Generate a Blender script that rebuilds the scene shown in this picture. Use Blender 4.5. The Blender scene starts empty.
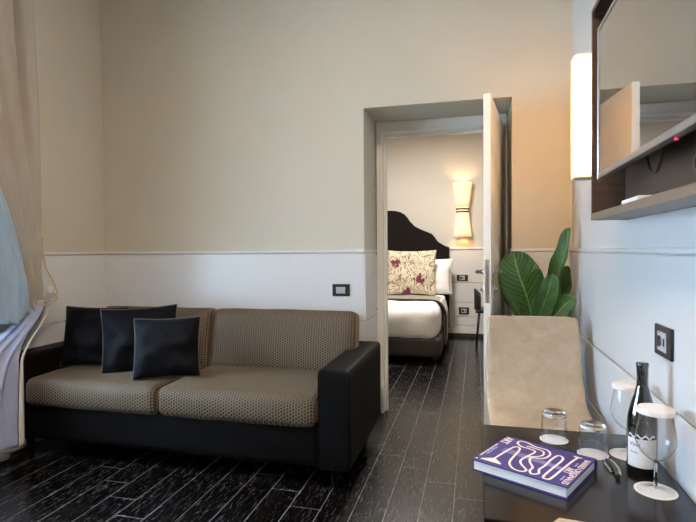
import bpy, bmesh, math, random
from mathutils import Vector, Matrix, Euler
from mathutils.noise import noise as pnoise
random.seed(7)
R=math.radians; PI=math.pi
sc=bpy.context.scene
COL=sc.collection

# ------------------------------------------------------------------ materials
def new_mat(name):
    m=bpy.data.materials.new(name); m.use_nodes=True
    nt=m.node_tree; b=nt.nodes['Principled BSDF']
    return m,nt,b
def nd(nt,t,**k):
    n=nt.nodes.new(t)
    for a,v in k.items(): setattr(n,a,v)
    return n
def math_(nt,op,a,b=None,c=None):
    n=nt.nodes.new('ShaderNodeMath'); n.operation=op
    for i,v in enumerate((a,b,c)):
        if v is None: continue
        if isinstance(v,(int,float)): n.inputs[i].default_value=v
        else: nt.links.new(v,n.inputs[i])
    return n.outputs[0]
def mixc(nt,f,a,b):
    n=nt.nodes.new('ShaderNodeMix'); n.data_type='RGBA'
    for i,v in ((0,f),(6,a),(7,b)):
        if isinstance(v,(int,float)): n.inputs[i].default_value=v
        elif isinstance(v,tuple): n.inputs[i].default_value=(*v,1)
        else: nt.links.new(v,n.inputs[i])
    return n.outputs[2]
def ramp(nt,f,lo,hi):
    n=nt.nodes.new('ShaderNodeMapRange'); n.inputs[1].default_value=lo; n.inputs[2].default_value=hi
    nt.links.new(f,n.inputs[0]); return n.outputs[0]
def coord(nt,scale=(1,1,1),kind='Object'):
    tc=nt.nodes.new('ShaderNodeTexCoord'); mp=nt.nodes.new('ShaderNodeMapping')
    mp.inputs['Scale'].default_value=scale; nt.links.new(tc.outputs[kind],mp.inputs[0]); return mp.outputs[0]
def noise_(nt,vec,scale,detail=3,rough=.5,dist=0):
    n=nt.nodes.new('ShaderNodeTexNoise'); n.inputs['Scale'].default_value=scale
    n.inputs['Detail'].default_value=detail; n.inputs['Roughness'].default_value=rough; n.inputs['Distortion'].default_value=dist
    nt.links.new(vec,n.inputs['Vector']); return n.outputs['Fac']
def bump(nt,b,h,strength=.2,dist=.002):
    n=nt.nodes.new('ShaderNodeBump'); n.inputs['Strength'].default_value=strength; n.inputs['Distance'].default_value=dist
    nt.links.new(h,n.inputs['Height']); nt.links.new(n.outputs[0],b.inputs['Normal'])
def plain(name,col,rough=.5,metal=0,spec=.5,nscale=0,namt=.1,bumpd=0,coat=0,scale=(1,1,1),sheen=0):
    m,nt,b=new_mat(name)
    b.inputs['Base Color'].default_value=(*col,1); b.inputs['Roughness'].default_value=rough
    b.inputs['Metallic'].default_value=metal; b.inputs['Specular IOR Level'].default_value=spec
    b.inputs['Coat Weight'].default_value=coat; b.inputs['Sheen Weight'].default_value=sheen
    if nscale:
        f=noise_(nt,coord(nt,scale),nscale,4,.6)
        c0=tuple(c*(1-namt) for c in col); c1=tuple(min(1,c*(1+namt)) for c in col)
        nt.links.new(mixc(nt,ramp(nt,f,.3,.7),c0,c1),b.inputs['Base Color'])
        if bumpd: bump(nt,b,f,.4,bumpd)
    return m
def emis(name,col,strength,base=(.8,.7,.5),trans=0):
    m,nt,b=new_mat(name)
    b.inputs['Base Color'].default_value=(*base,1); b.inputs['Roughness'].default_value=.8
    b.inputs['Emission Color'].default_value=(*col,1); b.inputs['Emission Strength'].default_value=strength
    return m
M={}
M['wall_up']=plain('greige_wall_paint',(.55,.49,.385),.75,nscale=1.5,namt=.02)
M['wall_low']=plain('white_satin_wall_paint',(.68,.665,.65),.30,nscale=2,namt=.012)
M['wall_side']=plain('pale_side_wall_paint',(.60,.58,.55),.6,nscale=1.5,namt=.02)
M['ceiling']=plain('ceiling_white',(.8,.78,.74),.9,nscale=2,namt=.02)
M['bed_wall']=plain('bedroom_wall_paint',(.66,.62,.55),.75,nscale=2,namt=.02)
M['door']=plain('cream_door_paint',(.80,.765,.68),.38,nscale=3,namt=.015)
M['leather']=plain('black_leatherette',(.0045,.0042,.0042),.5,spec=.05,nscale=140,namt=.25,bumpd=.0006)
M['steel']=plain('brushed_steel',(.55,.54,.52),.3,1,nscale=60,namt=.08)
M['darkmetal']=plain('dark_metal',(.03,.03,.035),.4,.6,nscale=40,namt=.1)
M['blackplastic']=plain('black_plastic',(.02,.02,.022),.35,nscale=50,namt=.1)
M['greyplastic']=plain('grey_plastic',(.45,.46,.47),.4,nscale=50,namt=.04)
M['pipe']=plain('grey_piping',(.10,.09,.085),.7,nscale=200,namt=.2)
M['table']=plain('dark_brown_lacquer',(.010,.007,.0055),.17,spec=.3,nscale=5,namt=.2,scale=(1,8,1))
M['pot']=plain('anthracite_pot',(.05,.05,.05),.6,nscale=20,namt=.1)
M['soil']=plain('potting_soil',(.03,.02,.012),.95,nscale=60,namt=.5,bumpd=.01)
M['paper']=plain('white_paper',(.70,.68,.66),.8,nscale=90,namt=.03)
M['pages']=plain('book_pages',(.80,.79,.75),.8,nscale=12,namt=.10,scale=(.2,.2,80))
M['purple']=plain('purple_cover',(.036,.024,.16),.5,spec=.2,nscale=30,namt=.06)
M['cream']=plain('cream_print',(.80,.70,.62),.5,nscale=40,namt=.03)
M['lilac']=plain('lilac_print',(.42,.40,.70),.5,nscale=40,namt=.03)
M['cork']=plain('light_wood',(.50,.34,.20),.5,nscale=8,namt=.2,scale=(1,14,1))
M['sheet']=plain('white_cotton',(.80,.78,.76),.8,nscale=9,namt=.03,bumpd=.006,sheen=.2)
M['taupe']=plain('taupe_throw',(.30,.26,.20),.8,nscale=60,namt=.1,sheen=.3)
M['black_fab']=plain('black_border_fabric',(.015,.014,.014),.8,nscale=80,namt=.2)
M['bedbase']=plain('dark_bed_upholstery',(.035,.03,.03),.6,nscale=60,namt=.2)
M['headb']=plain('dark_brown_headboard_fabric',(.010,.007,.006),.75,spec=.15,nscale=80,namt=.2)
M['liner']=plain('blue_satin_lining',(.33,.44,.56),.38,nscale=6,namt=.12,scale=(1,1,.3),sheen=.3)
M['lavender']=plain('lavender_satin_fabric',(.34,.37,.50),.4,nscale=6,namt=.08,sheen=.3)
M['curtain']=plain('beige_curtain_satin',(.38,.325,.25),.5,nscale=8,namt=.06,scale=(1,1,.25),sheen=.3)
M['hem']=plain('cream_curtain_border',(.70,.66,.58),.6,nscale=40,namt=.04)
M['cord']=plain('gold_cord',(.52,.40,.22),.6,nscale=200,namt=.2)
M['brass']=plain('aged_brass',(.45,.33,.16),.4,.8,nscale=60,namt=.1)
M['tvpanel']=plain('walnut_brown_panel',(.07,.042,.027),.45,nscale=6,namt=.25,scale=(1,.4,10))
M['tvlip']=plain('taupe_lacquer_edge',(.15,.105,.07),.4,nscale=20,namt=.06)
M['white_gloss']=plain('white_plastic',(.75,.75,.74),.35,nscale=30,namt=.02)
M['screen']=plain('glossy_screen_glass',(.035,.032,.03),.03,0,1.0,nscale=2,namt=.02,coat=1)
M['screen'].node_tree.nodes['Principled BSDF'].inputs['Coat Roughness'].default_value=.01
M['screen'].node_tree.nodes['Principled BSDF'].inputs['Coat IOR'].default_value=2.1
M['screen'].node_tree.nodes['Principled BSDF'].inputs['IOR'].default_value=2.0
M['bezel']=plain('grey_aluminium_bezel',(.42,.40,.38),.3,.7,nscale=30,namt=.05)
M['led']=emis('red_standby_light',(1,.05,.12),.8,(.3,0,0))
M['greystone']=plain('dark_baseboard',(.03,.03,.03),.4,nscale=20,namt=.1)  # near-black bedroom baseboard
M['leafback']=plain('leaf_stalk_green',(.10,.13,.03),.5,nscale=30,namt=.2)

# chair leather: mottled beige suede
m,nt,b=new_mat('mottled_beige_suede'); c=coord(nt)
f=noise_(nt,c,9,6,.65,.6); g=noise_(nt,c,70,3,.6)
k=mixc(nt,ramp(nt,f,.3,.72),(.33,.235,.145),(.50,.38,.255)); 
nt.links.new(mixc(nt,ramp(nt,g,.2,1.2),k,(.30,.22,.15)),b.inputs['Base Color']); b.inputs['Roughness'].default_value=.6
bump(nt,b,f,.3,.002); M['suede']=m

# sofa jacquard: pale honeycomb lines over black
m,nt,b=new_mat('gold_black_jacquard')
tc=nd(nt,'ShaderNodeTexCoord'); sp=nd(nt,'ShaderNodeSeparateXYZ'); nt.links.new(tc.outputs['Object'],sp.inputs[0])
u=sp.outputs[0]; v=math_(nt,'ADD',sp.outputs[1],sp.outputs[2])
kk=2*PI/.0155
def wv(a,b_):
    return math_(nt,'COSINE',math_(nt,'ADD',math_(nt,'MULTIPLY',u,a*kk),math_(nt,'MULTIPLY',v,b_*kk)))
s=math_(nt,'ADD',math_(nt,'ADD',wv(1,0),wv(.5,.866)),wv(-.5,.866))
h=ramp(nt,s,.1,-.7)
fine=noise_(nt,tc.outputs['Object'],260,2,.5); big=noise_(nt,tc.outputs['Object'],14,2,.5)
colr=mixc(nt,h,(.014,.011,.008),(.175,.121,.068))
nt.links.new(mixc(nt,math_(nt,'MULTIPLY',ramp(nt,fine,.35,.7),.35),colr,(.05,.04,.03)),b.inputs['Base Color'])
b.inputs['Roughness'].default_value=.62; b.inputs['Specular IOR Level'].default_value=.2; b.inputs['Sheen Weight'].default_value=.15; b.inputs['Sheen Tint'].default_value=(.8,.65,.45,1)
b.inputs['Sheen Roughness'].default_value=.35; bump(nt,b,h,.3,.001)
M['jacquard']=m

# black cushion fabric with a faint weave
m,nt,b=new_mat('black_woven_cushion')
tc=nd(nt,'ShaderNodeTexCoord'); w=nd(nt,'ShaderNodeTexWave'); w.inputs['Scale'].default_value=45; w.inputs['Distortion'].default_value=1.5
nt.links.new(tc.outputs['Object'],w.inputs[0])
nt.links.new(mixc(nt,w.outputs['Fac'],(.003,.0034,.0045),(.008,.0085,.0105)),b.inputs['Base Color']); b.inputs['Roughness'].default_value=.6
b.inputs['Specular IOR Level'].default_value=.05
bump(nt,b,noise_(nt,tc.outputs['Object'],9,3),.5,.01); M['cushion']=m

# floor: long black wood-look tiles with pale joints
m,nt,b=new_mat('black_wood_look_tiles')
tc=nd(nt,'ShaderNodeTexCoord'); sp=nd(nt,'ShaderNodeSeparateXYZ'); nt.links.new(tc.outputs['Object'],sp.inputs[0])
PW,PL=.153,1.0
xs=math_(nt,'DIVIDE',math_(nt,'ADD',sp.outputs[0],.41+.153*40),PW)
col=math_(nt,'FLOOR',xs); fx=math_(nt,'FRACT',xs)
ys=math_(nt,'ADD',math_(nt,'DIVIDE',sp.outputs[1],PL),math_(nt,'MULTIPLY',col,.147)); 
ys=math_(nt,'ADD',ys,20.30)
row=math_(nt,'FLOOR',ys); fy=math_(nt,'FRACT',ys)
ex=math_(nt,'MULTIPLY',math_(nt,'MINIMUM',fx,math_(nt,'SUBTRACT',1,fx)),PW)
ey=math_(nt,'MULTIPLY',math_(nt,'MINIMUM',fy,math_(nt,'SUBTRACT',1,fy)),PL)
edge=math_(nt,'MINIMUM',ex,ey)
line=ramp(nt,edge,.0022,.0013)
cb=nd(nt,'ShaderNodeCombineXYZ'); nt.links.new(math_(nt,'MULTIPLY',col,3.17),cb.inputs[0]); nt.links.new(math_(nt,'MULTIPLY',row,7.31),cb.inputs[1])
wn=nd(nt,'ShaderNodeTexWhiteNoise'); wn.noise_dimensions='3D'; nt.links.new(cb.outputs[0],wn.inputs[0])
mp=nd(nt,'ShaderNodeMapping'); mp.inputs['Scale'].default_value=(30,4.5,1); nt.links.new(tc.outputs['Object'],mp.inputs[0])
va=nd(nt,'ShaderNodeVectorMath'); va.operation='ADD'; nt.links.new(mp.outputs[0],va.inputs[0])
sc_=nd(nt,'ShaderNodeVectorMath'); sc_.operation='SCALE'; nt.links.new(wn.outputs['Color'],sc_.inputs[0]); sc_.inputs['Scale'].default_value=40
nt.links.new(sc_.outputs[0],va.inputs[1])
gr=noise_(nt,va.outputs[0],3.0,6,.75,.6)
gr2=noise_(nt,va.outputs[0],.35,3,.6,2.0)
streak=math_(nt,'MULTIPLY',ramp(nt,gr,.53,.70),ramp(nt,gr2,.36,.58))
base=mixc(nt,streak,(.0035,.0035,.004),(.075,.072,.072))
base=mixc(nt,math_(nt,'MULTIPLY',wn.outputs['Value'],.4),base,(.005,.0045,.0045))
nt.links.new(mixc(nt,line,base,(.21,.205,.20)),b.inputs['Base Color'])
nt.links.new(math_(nt,'ADD',math_(nt,'MULTIPLY',gr,.30),.10),b.inputs['Roughness'])
b.inputs['Specular IOR Level'].default_value=.42
bump(nt,b,math_(nt,'SUBTRACT',gr,line),.32,.002)
M['floor']=m

# plant leaf: deep green with ribs running off the midrib (generated from the blade's own uv)
m,nt,b=new_mat('glossy_green_leaf')
uvn=nd(nt,'ShaderNodeUVMap'); sp=nd(nt,'ShaderNodeSeparateXYZ'); nt.links.new(uvn.outputs[0],sp.inputs[0])
mid=math_(nt,'ABSOLUTE',math_(nt,'SUBTRACT',sp.outputs[0],.5))
rib=math_(nt,'SINE',math_(nt,'MULTIPLY',math_(nt,'SUBTRACT',sp.outputs[1],math_(nt,'MULTIPLY',mid,.5)),95))
midm=ramp(nt,mid,.028,.012)
cc=mixc(nt,ramp(nt,rib,-1,1),(.024,.068,.009),(.042,.105,.014))
nt.links.new(mixc(nt,midm,cc,(.13,.24,.06)),b.inputs['Base Color']); b.inputs['Roughness'].default_value=.36
bump(nt,b,rib,.35,.003); M['leaf']=m

# printed scroll cushion cover
m,nt,b=new_mat('scroll_print_cotton')
tc=nd(nt,'ShaderNodeTexCoord'); n1=noise_(nt,tc.outputs['Object'],4.6,1,.4,2.6)
ct=math_(nt,'ABSOLUTE',math_(nt,'SUBTRACT',math_(nt,'FRACT',math_(nt,'MULTIPLY',n1,5.5)),.5)); vine=ramp(nt,ct,.20,.12)
cc=mixc(nt,math_(nt,'MULTIPLY',vine,.75),(.66,.57,.42),(.10,.08,.045))
sx=nd(nt,'ShaderNodeSeparateXYZ'); nt.links.new(tc.outputs['Object'],sx.inputs[0])
fl=None
for (fx_,fz_,r_) in ((-.20,.12,.055),(.12,-.09,.065),(-.03,-.27,.06)):
    d=math_(nt,'SQRT',math_(nt,'ADD',math_(nt,'POWER',math_(nt,'SUBTRACT',sx.outputs[0],fx_),2),math_(nt,'POWER',math_(nt,'SUBTRACT',sx.outputs[2],fz_),2)))
    d=math_(nt,'ADD',d,math_(nt,'MULTIPLY',math_(nt,'SUBTRACT',noise_(nt,tc.outputs['Object'],22,1),.5),.16))
    q=ramp(nt,d,r_,r_-.015); fl=q if fl is None else math_(nt,'MAXIMUM',fl,q)
nt.links.new(mixc(nt,fl,cc,(.17,.03,.05)),b.inputs['Base Color']); b.inputs['Roughness'].default_value=.85
M['scroll']=m

# glass
def glass(name,col=(1,1,1),rough=0,ior=1.46):
    m,nt,b=new_mat(name); b.inputs['Base Color'].default_value=(*col,1); b.inputs['Roughness'].default_value=rough
    b.inputs['Transmission Weight'].default_value=1; b.inputs['IOR'].default_value=ior
    return m
M['glass']=glass('clear_drinking_glass')
M['pane']=glass('window_pane_glass')
M['bottle']=plain('black_wine_bottle_glass',(.006,.008,.006),.05,nscale=3,namt=.1,coat=1)
M['shade']=emis('pleated_lit_shade',(1,.64,.32),.42,(.8,.7,.5))
m,nt,b=new_mat('lit_parchment_diffuser'); b.inputs['Emission Color'].default_value=(1,.60,.22,1); b.inputs['Emission Strength'].default_value=1.5
b.inputs['Base Color'].default_value=(.85,.72,.48,1); tr=nd(nt,'ShaderNodeBsdfTranslucent'); tr.inputs[0].default_value=(1,.80,.50,1)
mx=nd(nt,'ShaderNodeMixShader'); mx.inputs[0].default_value=.6; nt.links.new(b.outputs[0],mx.inputs[1]); nt.links.new(tr.outputs[0],mx.inputs[2])
nt.links.new(mx.outputs[0],nt.nodes['Material Output'].inputs[0]); M['sconce_glow']=m
# thin-walled glass: clear film with Fresnel reflection and slightly darker grazing edges
m,nt,b=new_mat('thin_drinking_glass'); lw=nd(nt,'ShaderNodeLayerWeight'); lw.inputs[0].default_value=.5; fr_=math_(nt,'ADD',math_(nt,'MULTIPLY',math_(nt,'POWER',lw.outputs['Facing'],4.0),.8),.07)
tp_=nd(nt,'ShaderNodeBsdfTransparent'); nt.links.new(mixc(nt,math_(nt,'POWER',lw.outputs['Facing'],4),(.98,.985,.99),(.45,.48,.50)),tp_.inputs[0])
gl=nd(nt,'ShaderNodeBsdfGlossy'); gl.inputs['Roughness'].default_value=.02; mx=nd(nt,'ShaderNodeMixShader')
nt.links.new(fr_,mx.inputs[0]); nt.links.new(tp_.outputs[0],mx.inputs[1]); nt.links.new(gl.outputs[0],mx.inputs[2])
nt.links.new(mx.outputs[0],nt.nodes['Material Output'].inputs[0]); M['thin']=m
M['bulb']=emis('lamp_tube',(1,.66,.27),430)
M['fill_glow']=emis('ceiling_fill_diffuser',(1,.82,.62),3)  # glowing disc of the added ceiling fill lamps

# ------------------------------------------------------------------ mesh helpers
def obj(name,bm,mat,parent=None,smooth=False,loc=None,rot=None,recalc=True):
    if recalc: bmesh.ops.recalc_face_normals(bm,faces=bm.faces)
    me=bpy.data.meshes.new(name); bm.to_mesh(me); bm.free()
    if isinstance(mat,str): mat=M[mat]
    me.materials.append(mat)
    if smooth:
        for p in me.polygons: p.use_smooth=True
    o=bpy.data.objects.new(name,me); COL.objects.link(o)
    if loc: o.location=loc
    if rot: o.rotation_euler=rot
    if parent: o.parent=parent
    return o
def auto(o,ang=40):
    for p in o.data.polygons: p.use_smooth=True
    bm=bmesh.new(); bm.from_mesh(o.data)
    for e in bm.edges:
        if len(e.link_faces)==2 and e.calc_face_angle(0)>R(ang): e.smooth=False
    bm.to_mesh(o.data); bm.free(); return o
def thing(name,label,cat,loc=(0,0,0),rz=0,group=None):
    o=bpy.data.objects.new(name,None); o.empty_display_size=.1; COL.objects.link(o); o.location=loc; o.rotation_euler=(0,0,rz)
    return tag(o,label,cat,group)
def tag(o,label,cat,group=None):
    o['label']=label; o['category']=cat
    if group: o['group']=group
    return o
def struct(o,label=None):
    o['kind']='structure'
    if label: o['label']=label
    return o
def box(bm,x0,x1,y0,y1,z0,z1,bev=0,seg=2):
    m=Matrix.Translation(((x0+x1)/2,(y0+y1)/2,(z0+z1)/2))@Matrix.Diagonal((x1-x0,y1-y0,z1-z0,1))
    r=bmesh.ops.create_cube(bm,size=1,matrix=m)
    if bev:
        es=list({e for v in r['verts'] for e in v.link_edges})
        bmesh.ops.bevel(bm,geom=es,offset=bev,segments=seg,affect='EDGES',profile=.5)
    return bm
def B(*a,**k): return box(bmesh.new(),*a,**k)
def lathe(bm,prof,n=32,c=(0,0,0),sx=1,sy=1,caps=True):
    rings=[]
    for r,z in prof:
        if r<1e-6: rings.append([bm.verts.new((c[0],c[1],c[2]+z))])
        else: rings.append([bm.verts.new((c[0]+sx*r*math.cos(2*PI*i/n),c[1]+sy*r*math.sin(2*PI*i/n),c[2]+z)) for i in range(n)])
    for a,b_ in zip(rings,rings[1:]):
        for i in range(n):
            j=(i+1)%n
            if len(a)==1 and len(b_)==1: continue
            if len(a)==1: bm.faces.new((a[0],b_[i],b_[j]))
            elif len(b_)==1: bm.faces.new((a[i],b_[0],a[j]))
            else: bm.faces.new((a[i],a[j],b_[j],b_[i]))
    if caps:
        for q in (rings[0],rings[-1]):
            if len(q)>2: bm.faces.new(q)
    return bm
def tube(bm,pts,r,n=10,closed=False):
    pts=[Vector(p) for p in pts]; N=len(pts); rings=[]
    up=Vector((.13,.29,.95)).normalized()
    for i,p in enumerate(pts):
        a=pts[(i-1)%N] if (closed or i>0) else p; b_=pts[(i+1)%N] if (closed or i<N-1) else p
        t=(b_-a).normalized(); s=t.cross(up)
        if s.length<.05: s=t.cross(Vector((1,0,0)))
        s.normalize(); w=t.cross(s).normalized(); rr=r[i] if isinstance(r,(list,tuple)) else r
        rings.append([bm.verts.new(p+s*rr*math.cos(2*PI*k/n)+w*rr*math.sin(2*PI*k/n)) for k in range(n)])
    L=N if closed else N-1
    for i in range(L):
        a=rings[i]; b_=rings[(i+1)%N]
        for k in range(n): bm.faces.new((a[k],a[(k+1)%n],b_[(k+1)%n],b_[k]))
    if not closed: bm.faces.new(rings[0]); bm.faces.new(rings[-1])
    return bm
def spline(pts,n=8):
    P=[Vector(p) for p in pts]; out=[]
    for i in range(len(P)-1):
        p0=P[max(i-1,0)];p1=P[i];p2=P[i+1];p3=P[min(i+2,len(P)-1)]
        for k in range(n):
            t=k/n; out.append(.5*((2*p1)+(-p0+p2)*t+(2*p0-5*p1+4*p2-p3)*t*t+(-p0+3*p1-3*p2+p3)*t**3))
    out.append(P[-1]); return out
def soft(hx,hy,hz,r,nx=14,ny=10,nz=6,bulge=(0,0,0),wr=0,seed=0):
    """rounded, slightly stuffed box centred on the origin"""
    bm=bmesh.new(); vs={}
    def den(i,n): 
        t=i/n*2-1; return math.sin(t*PI/2)*.5+t*.5
    def P(x,y,z):
        key=(round(x,5),round(y,5),round(z,5))
        if key in vs: return vs[key]
        p=Vector((x*hx,y*hy,z*hz)); q=Vector((max(-hx+r,min(hx-r,p.x)),max(-hy+r,min(hy-r,p.y)),max(-hz+r,min(hz-r,p.z))))
        d=p-q
        if d.length>1e-9: p=q+d.normalized()*r
        fx=1-x*x; fy=1-y*y; fz=1-z*z
        p.x+=bulge[0]*x*fy*fz; p.y+=bulge[1]*y*fx**.5*fz; p.z+=bulge[2]*z*fx**.5*fy**.5
        if wr: 
            k=pnoise((p*7)+Vector((seed,seed,0)))*wr; p+=Vector((x,y,z)).normalized()*k
        vs[key]=bm.verts.new(p); return vs[key]
    def face(n,m,fn):
        for i in range(n):
            for j in range(m):
                a,b_,c,d=fn(den(i,n),den(j,m)),fn(den(i+1,n),den(j,m)),fn(den(i+1,n),den(j+1,m)),fn(den(i,n),den(j+1,m))
                try: bm.faces.new((a,b_,c,d))
                except ValueError: pass
    for s in (-1,1):
        face(nx,ny,lambda a,b_:P(a,b_,s)); face(nx,nz,lambda a,b_:P(a,s,b_)); face(ny,nz,lambda a,b_:P(s,a,b_))
    return bm
def pillow(w,h,t,seed=0,n=26,wr=.010):
    """knife-edge cushion in the XZ plane, thickness along Y"""
    bm=bmesh.new(); g={}
    def out(u,v):
        # edges curve inward between the corners
        return Vector((w/2*u*(1-.06*(1-v*v)),0,h/2*v*(1-.06*(1-u*u))))
    for s in (-1,1):
        for i in range(n+1):
            for j in range(n+1):
                u=math.sin((i/n*2-1)*PI/2);v=math.sin((j/n*2-1)*PI/2)
                edge=i in(0,n) or j in(0,n)
                if edge and s==1: g[(s,i,j)]=g[(-1,i,j)]; continue
                p=out(u,v); th=t/2*(max(0,(1-u*u))**.42)*(max(0,(1-v*v))**.42)
                if not edge: th+=pnoise(Vector((u*2.2+seed,v*2.2,s)))*wr*2.4*min(1,(1-abs(u))*4)*min(1,(1-abs(v))*4)
                p.y=s*th; g[(s,i,j)]=bm.verts.new(p)
    for s in (-1,1):
        for i in range(n):
            for j in range(n):
                try: bm.faces.new((g[(s,i,j)],g[(s,i+1,j)],g[(s,i+1,j+1)],g[(s,i,j+1)]))
                except ValueError: pass
    ring=[]
    for k in range(4):
        for i in range(16):
            a=math.sin((i/16*2-1)*PI/2)
            ring.append(out(*[(a,-1),(1,a),(-a,1),(-1,-a)][k]))
    return bm,ring
def grid(bm,fn,nu,nv,uv=False,th=0):
    vs=[[bm.verts.new(fn(i/nu,j/nv)) for j in range(nv+1)] for i in range(nu+1)]
    L=bm.loops.layers.uv.verify() if uv else None
    for i in range(nu):
        for j in range(nv):
            f=bm.faces.new((vs[i][j],vs[i+1][j],vs[i+1][j+1],vs[i][j+1]))
            if uv:
                for l,(a,b_) in zip(f.loops,((i,j),(i+1,j),(i+1,j+1),(i,j+1))): l[L].uv=(a/nu,b_/nv)
    return bm
def solid(o,t,off=0):
    md=o.modifiers.new('thickness','SOLIDIFY'); md.thickness=t; md.offset=off; return o
def prism(bm,poly,y0,y1,axis='Y'):
    def V(a,b_,c): return (a,c,b_) if axis=='Y' else (a,b_,c)
    A=[bm.verts.new(V(x,z,y0)) for x,z in poly]; Bv=[bm.verts.new(V(x,z,y1)) for x,z in poly]
    bm.faces.new(A); bm.faces.new(Bv[::-1]); n=len(poly)
    for i in range(n): bm.faces.new((A[i],A[(i+1)%n],Bv[(i+1)%n],Bv[i]))
    return bm
def dup(root,loc,rz,label,group=None,name=None):
    r=root.copy(); COL.objects.link(r); r.location=loc; r.rotation_euler=(0,0,rz); r['label']=label
    if group: r['group']=group
    for ch in list(root.children):
        c=ch.copy(); COL.objects.link(c); c.parent=r
        for gch in list(ch.children):
            d=gch.copy(); COL.objects.link(d); d.parent=c
    return r
def text_mesh(s,size,ext=.0004,sx=1.0):
    cu=bpy.data.curves.new('lettering','FONT'); cu.body=s; cu.size=size; cu.extrude=ext; cu.align_x='CENTER'; cu.align_y='CENTER'; cu.offset=size*.012
    o=bpy.data.objects.new('lettering',cu); COL.objects.link(o)
    dg=bpy.context.evaluated_depsgraph_get(); me=bpy.data.meshes.new_from_object(o.evaluated_get(dg))
    bpy.data.objects.remove(o); bpy.data.curves.remove(cu)
    bm=bmesh.new(); bm.from_mesh(me); bpy.data.meshes.remove(me)
    for v in bm.verts: v.co.x*=sx
    return bm

# ------------------------------------------------------------------ the room
XL,XR,YB,YC=-2.77,.572,3.322,-2.6     # left, right, back wall, wall behind the viewer
YD,YF=3.735,3.835                      # door frame faces
ZC=3.45; YH=7.211                      # ceiling, bedroom headboard wall
BXL,BXR=-3.4,1.9
struct(obj('floor',B(-3.6,2.1,YC-.1,YH+.1,-.1,0),'floor'))
struct(obj('ceiling',B(XL-.3,XR+.3,YC-.1,YB,ZC,ZC+.1),'ceiling'))
OL,OR,OT=-.723,.224,2.177
bm=bmesh.new(); box(bm,XL-.3,OL,YB,YF,0,ZC+.1); box(bm,OR,XR+.3,YB,YF,0,ZC+.1); box(bm,OL,OR,YB,YF,OT,ZC+.1)
struct(obj('wall_back',bm,'wall_up'))
# left wall with tall window opening
WY0,WY1,WZ0,WZ1=.55,2.15,.12,2.95
bm=bmesh.new(); box(bm,XL-.3,XL,YC,WY0,0,ZC); box(bm,XL-.3,XL,WY1,YB,0,ZC); box(bm,XL-.3,XL,WY0,WY1,0,WZ0); box(bm,XL-.3,XL,WY0,WY1,WZ1,ZC)
struct(obj('wall_left',bm,'wall_up'))
struct(obj('wall_right',B(XR,XR+.3,YC,YB,0,ZC),'wall_side'))
struct(obj('wall_rear',B(XL-.3,XR+.3,YC-.1,YC,0,ZC),'wall_up'))
# wainscot panels: three painted boards with shadow grooves and a thin cap
def boards(bm,a0,a1,side):
    for z0,z1 in ((.0,.448),(.452,.748),(.752,1.208)):
        if side=='back': box(bm,a0,a1,YB-.010,YB,z0,z1,.006,2)
        if side=='left': box(bm,XL,XL+.010,a0,a1,z0,z1,.006,2)
        if side=='right': box(bm,XR-.010,XR,a0,a1,z0,z1,.006,2)
    z0,z1=1.211,1.229
    if side=='back': box(bm,a0,a1,YB-.016,YB,z0,z1,.004,2)
    if side=='left': box(bm,XL,XL+.016,a0,a1,z0,z1,.004,2)
    if side=='right': box(bm,XR-.016,XR,a0,a1,z0,z1,.004,2)
bm=bmesh.new(); boards(bm,XL,OL,'back'); boards(bm,OR,XR-.010,'back')
for z0,z1 in ((0,.447),(.453,.747),(.753,1.207),(1.211,1.229)):
    box(bm,OL,OL+.008,YB-.010,YD,z0,z1,.006,2); box(bm,OR-.008,OR,YB-.010,YD,z0,z1,.006,2)
struct(obj('trim_1',bm,'wall_low'),'white painted panelling along the back wall')
bm=bmesh.new(); boards(bm,WY1,YB-.010,'left'); boards(bm,YC,WY0,'left'); struct(obj('trim_2',bm,'wall_low'),'white painted panelling on the left wall')
bm=bmesh.new(); boards(bm,YC,YB-.010,'right'); struct(obj('trim_3',bm,'wall_low'),'white painted panelling on the right wall')
# door frame in the deep recess
bm=bmesh.new()
IL,IR,IT=-.668,.180,2.092
for a,b_ in ((OL+.008,IL),(IR,OR-.008)):
    box(bm,a,b_,YD-.012,YF+.015,0,IT,.004,2)
box(bm,OL+.008,OR-.008,YD-.012,YF+.015,IT,OT,.004,2)
box(bm,IL-.02,IL-.004,YD-.022,YD-.01,0,IT,.003,1); box(bm,IR+.004,IR+.02,YD-.022,YD-.01,0,IT,.003,1); box(bm,IL-.02,IR+.02,YD-.022,YD-.01,IT+.004,IT+.02,.003,1)
box(bm,IL,IL+.014,YD+.05,YF+.01,0,IT-.014); box(bm,IR-.014,IR,YD+.05,YF+.01,0,IT-.014); box(bm,IL,IR,YD+.05,YF+.01,IT-.014,IT)
struct(obj('trim_4',bm,'door'),'cream painted door frame')
# screw caps on the panelling beside the frame
for z in (1.20,.79):
    bm=bmesh.new(); lathe(bm,[(0,0),(.006,0),(.006,.004),(0,.004)],12)
    o=obj('trim_5',bm,'darkmetal'); o.rotation_euler=(0,R(90),0); o.location=(OL+.008,YD-.035,z); struct(o,'small dark screw cap')
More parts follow.
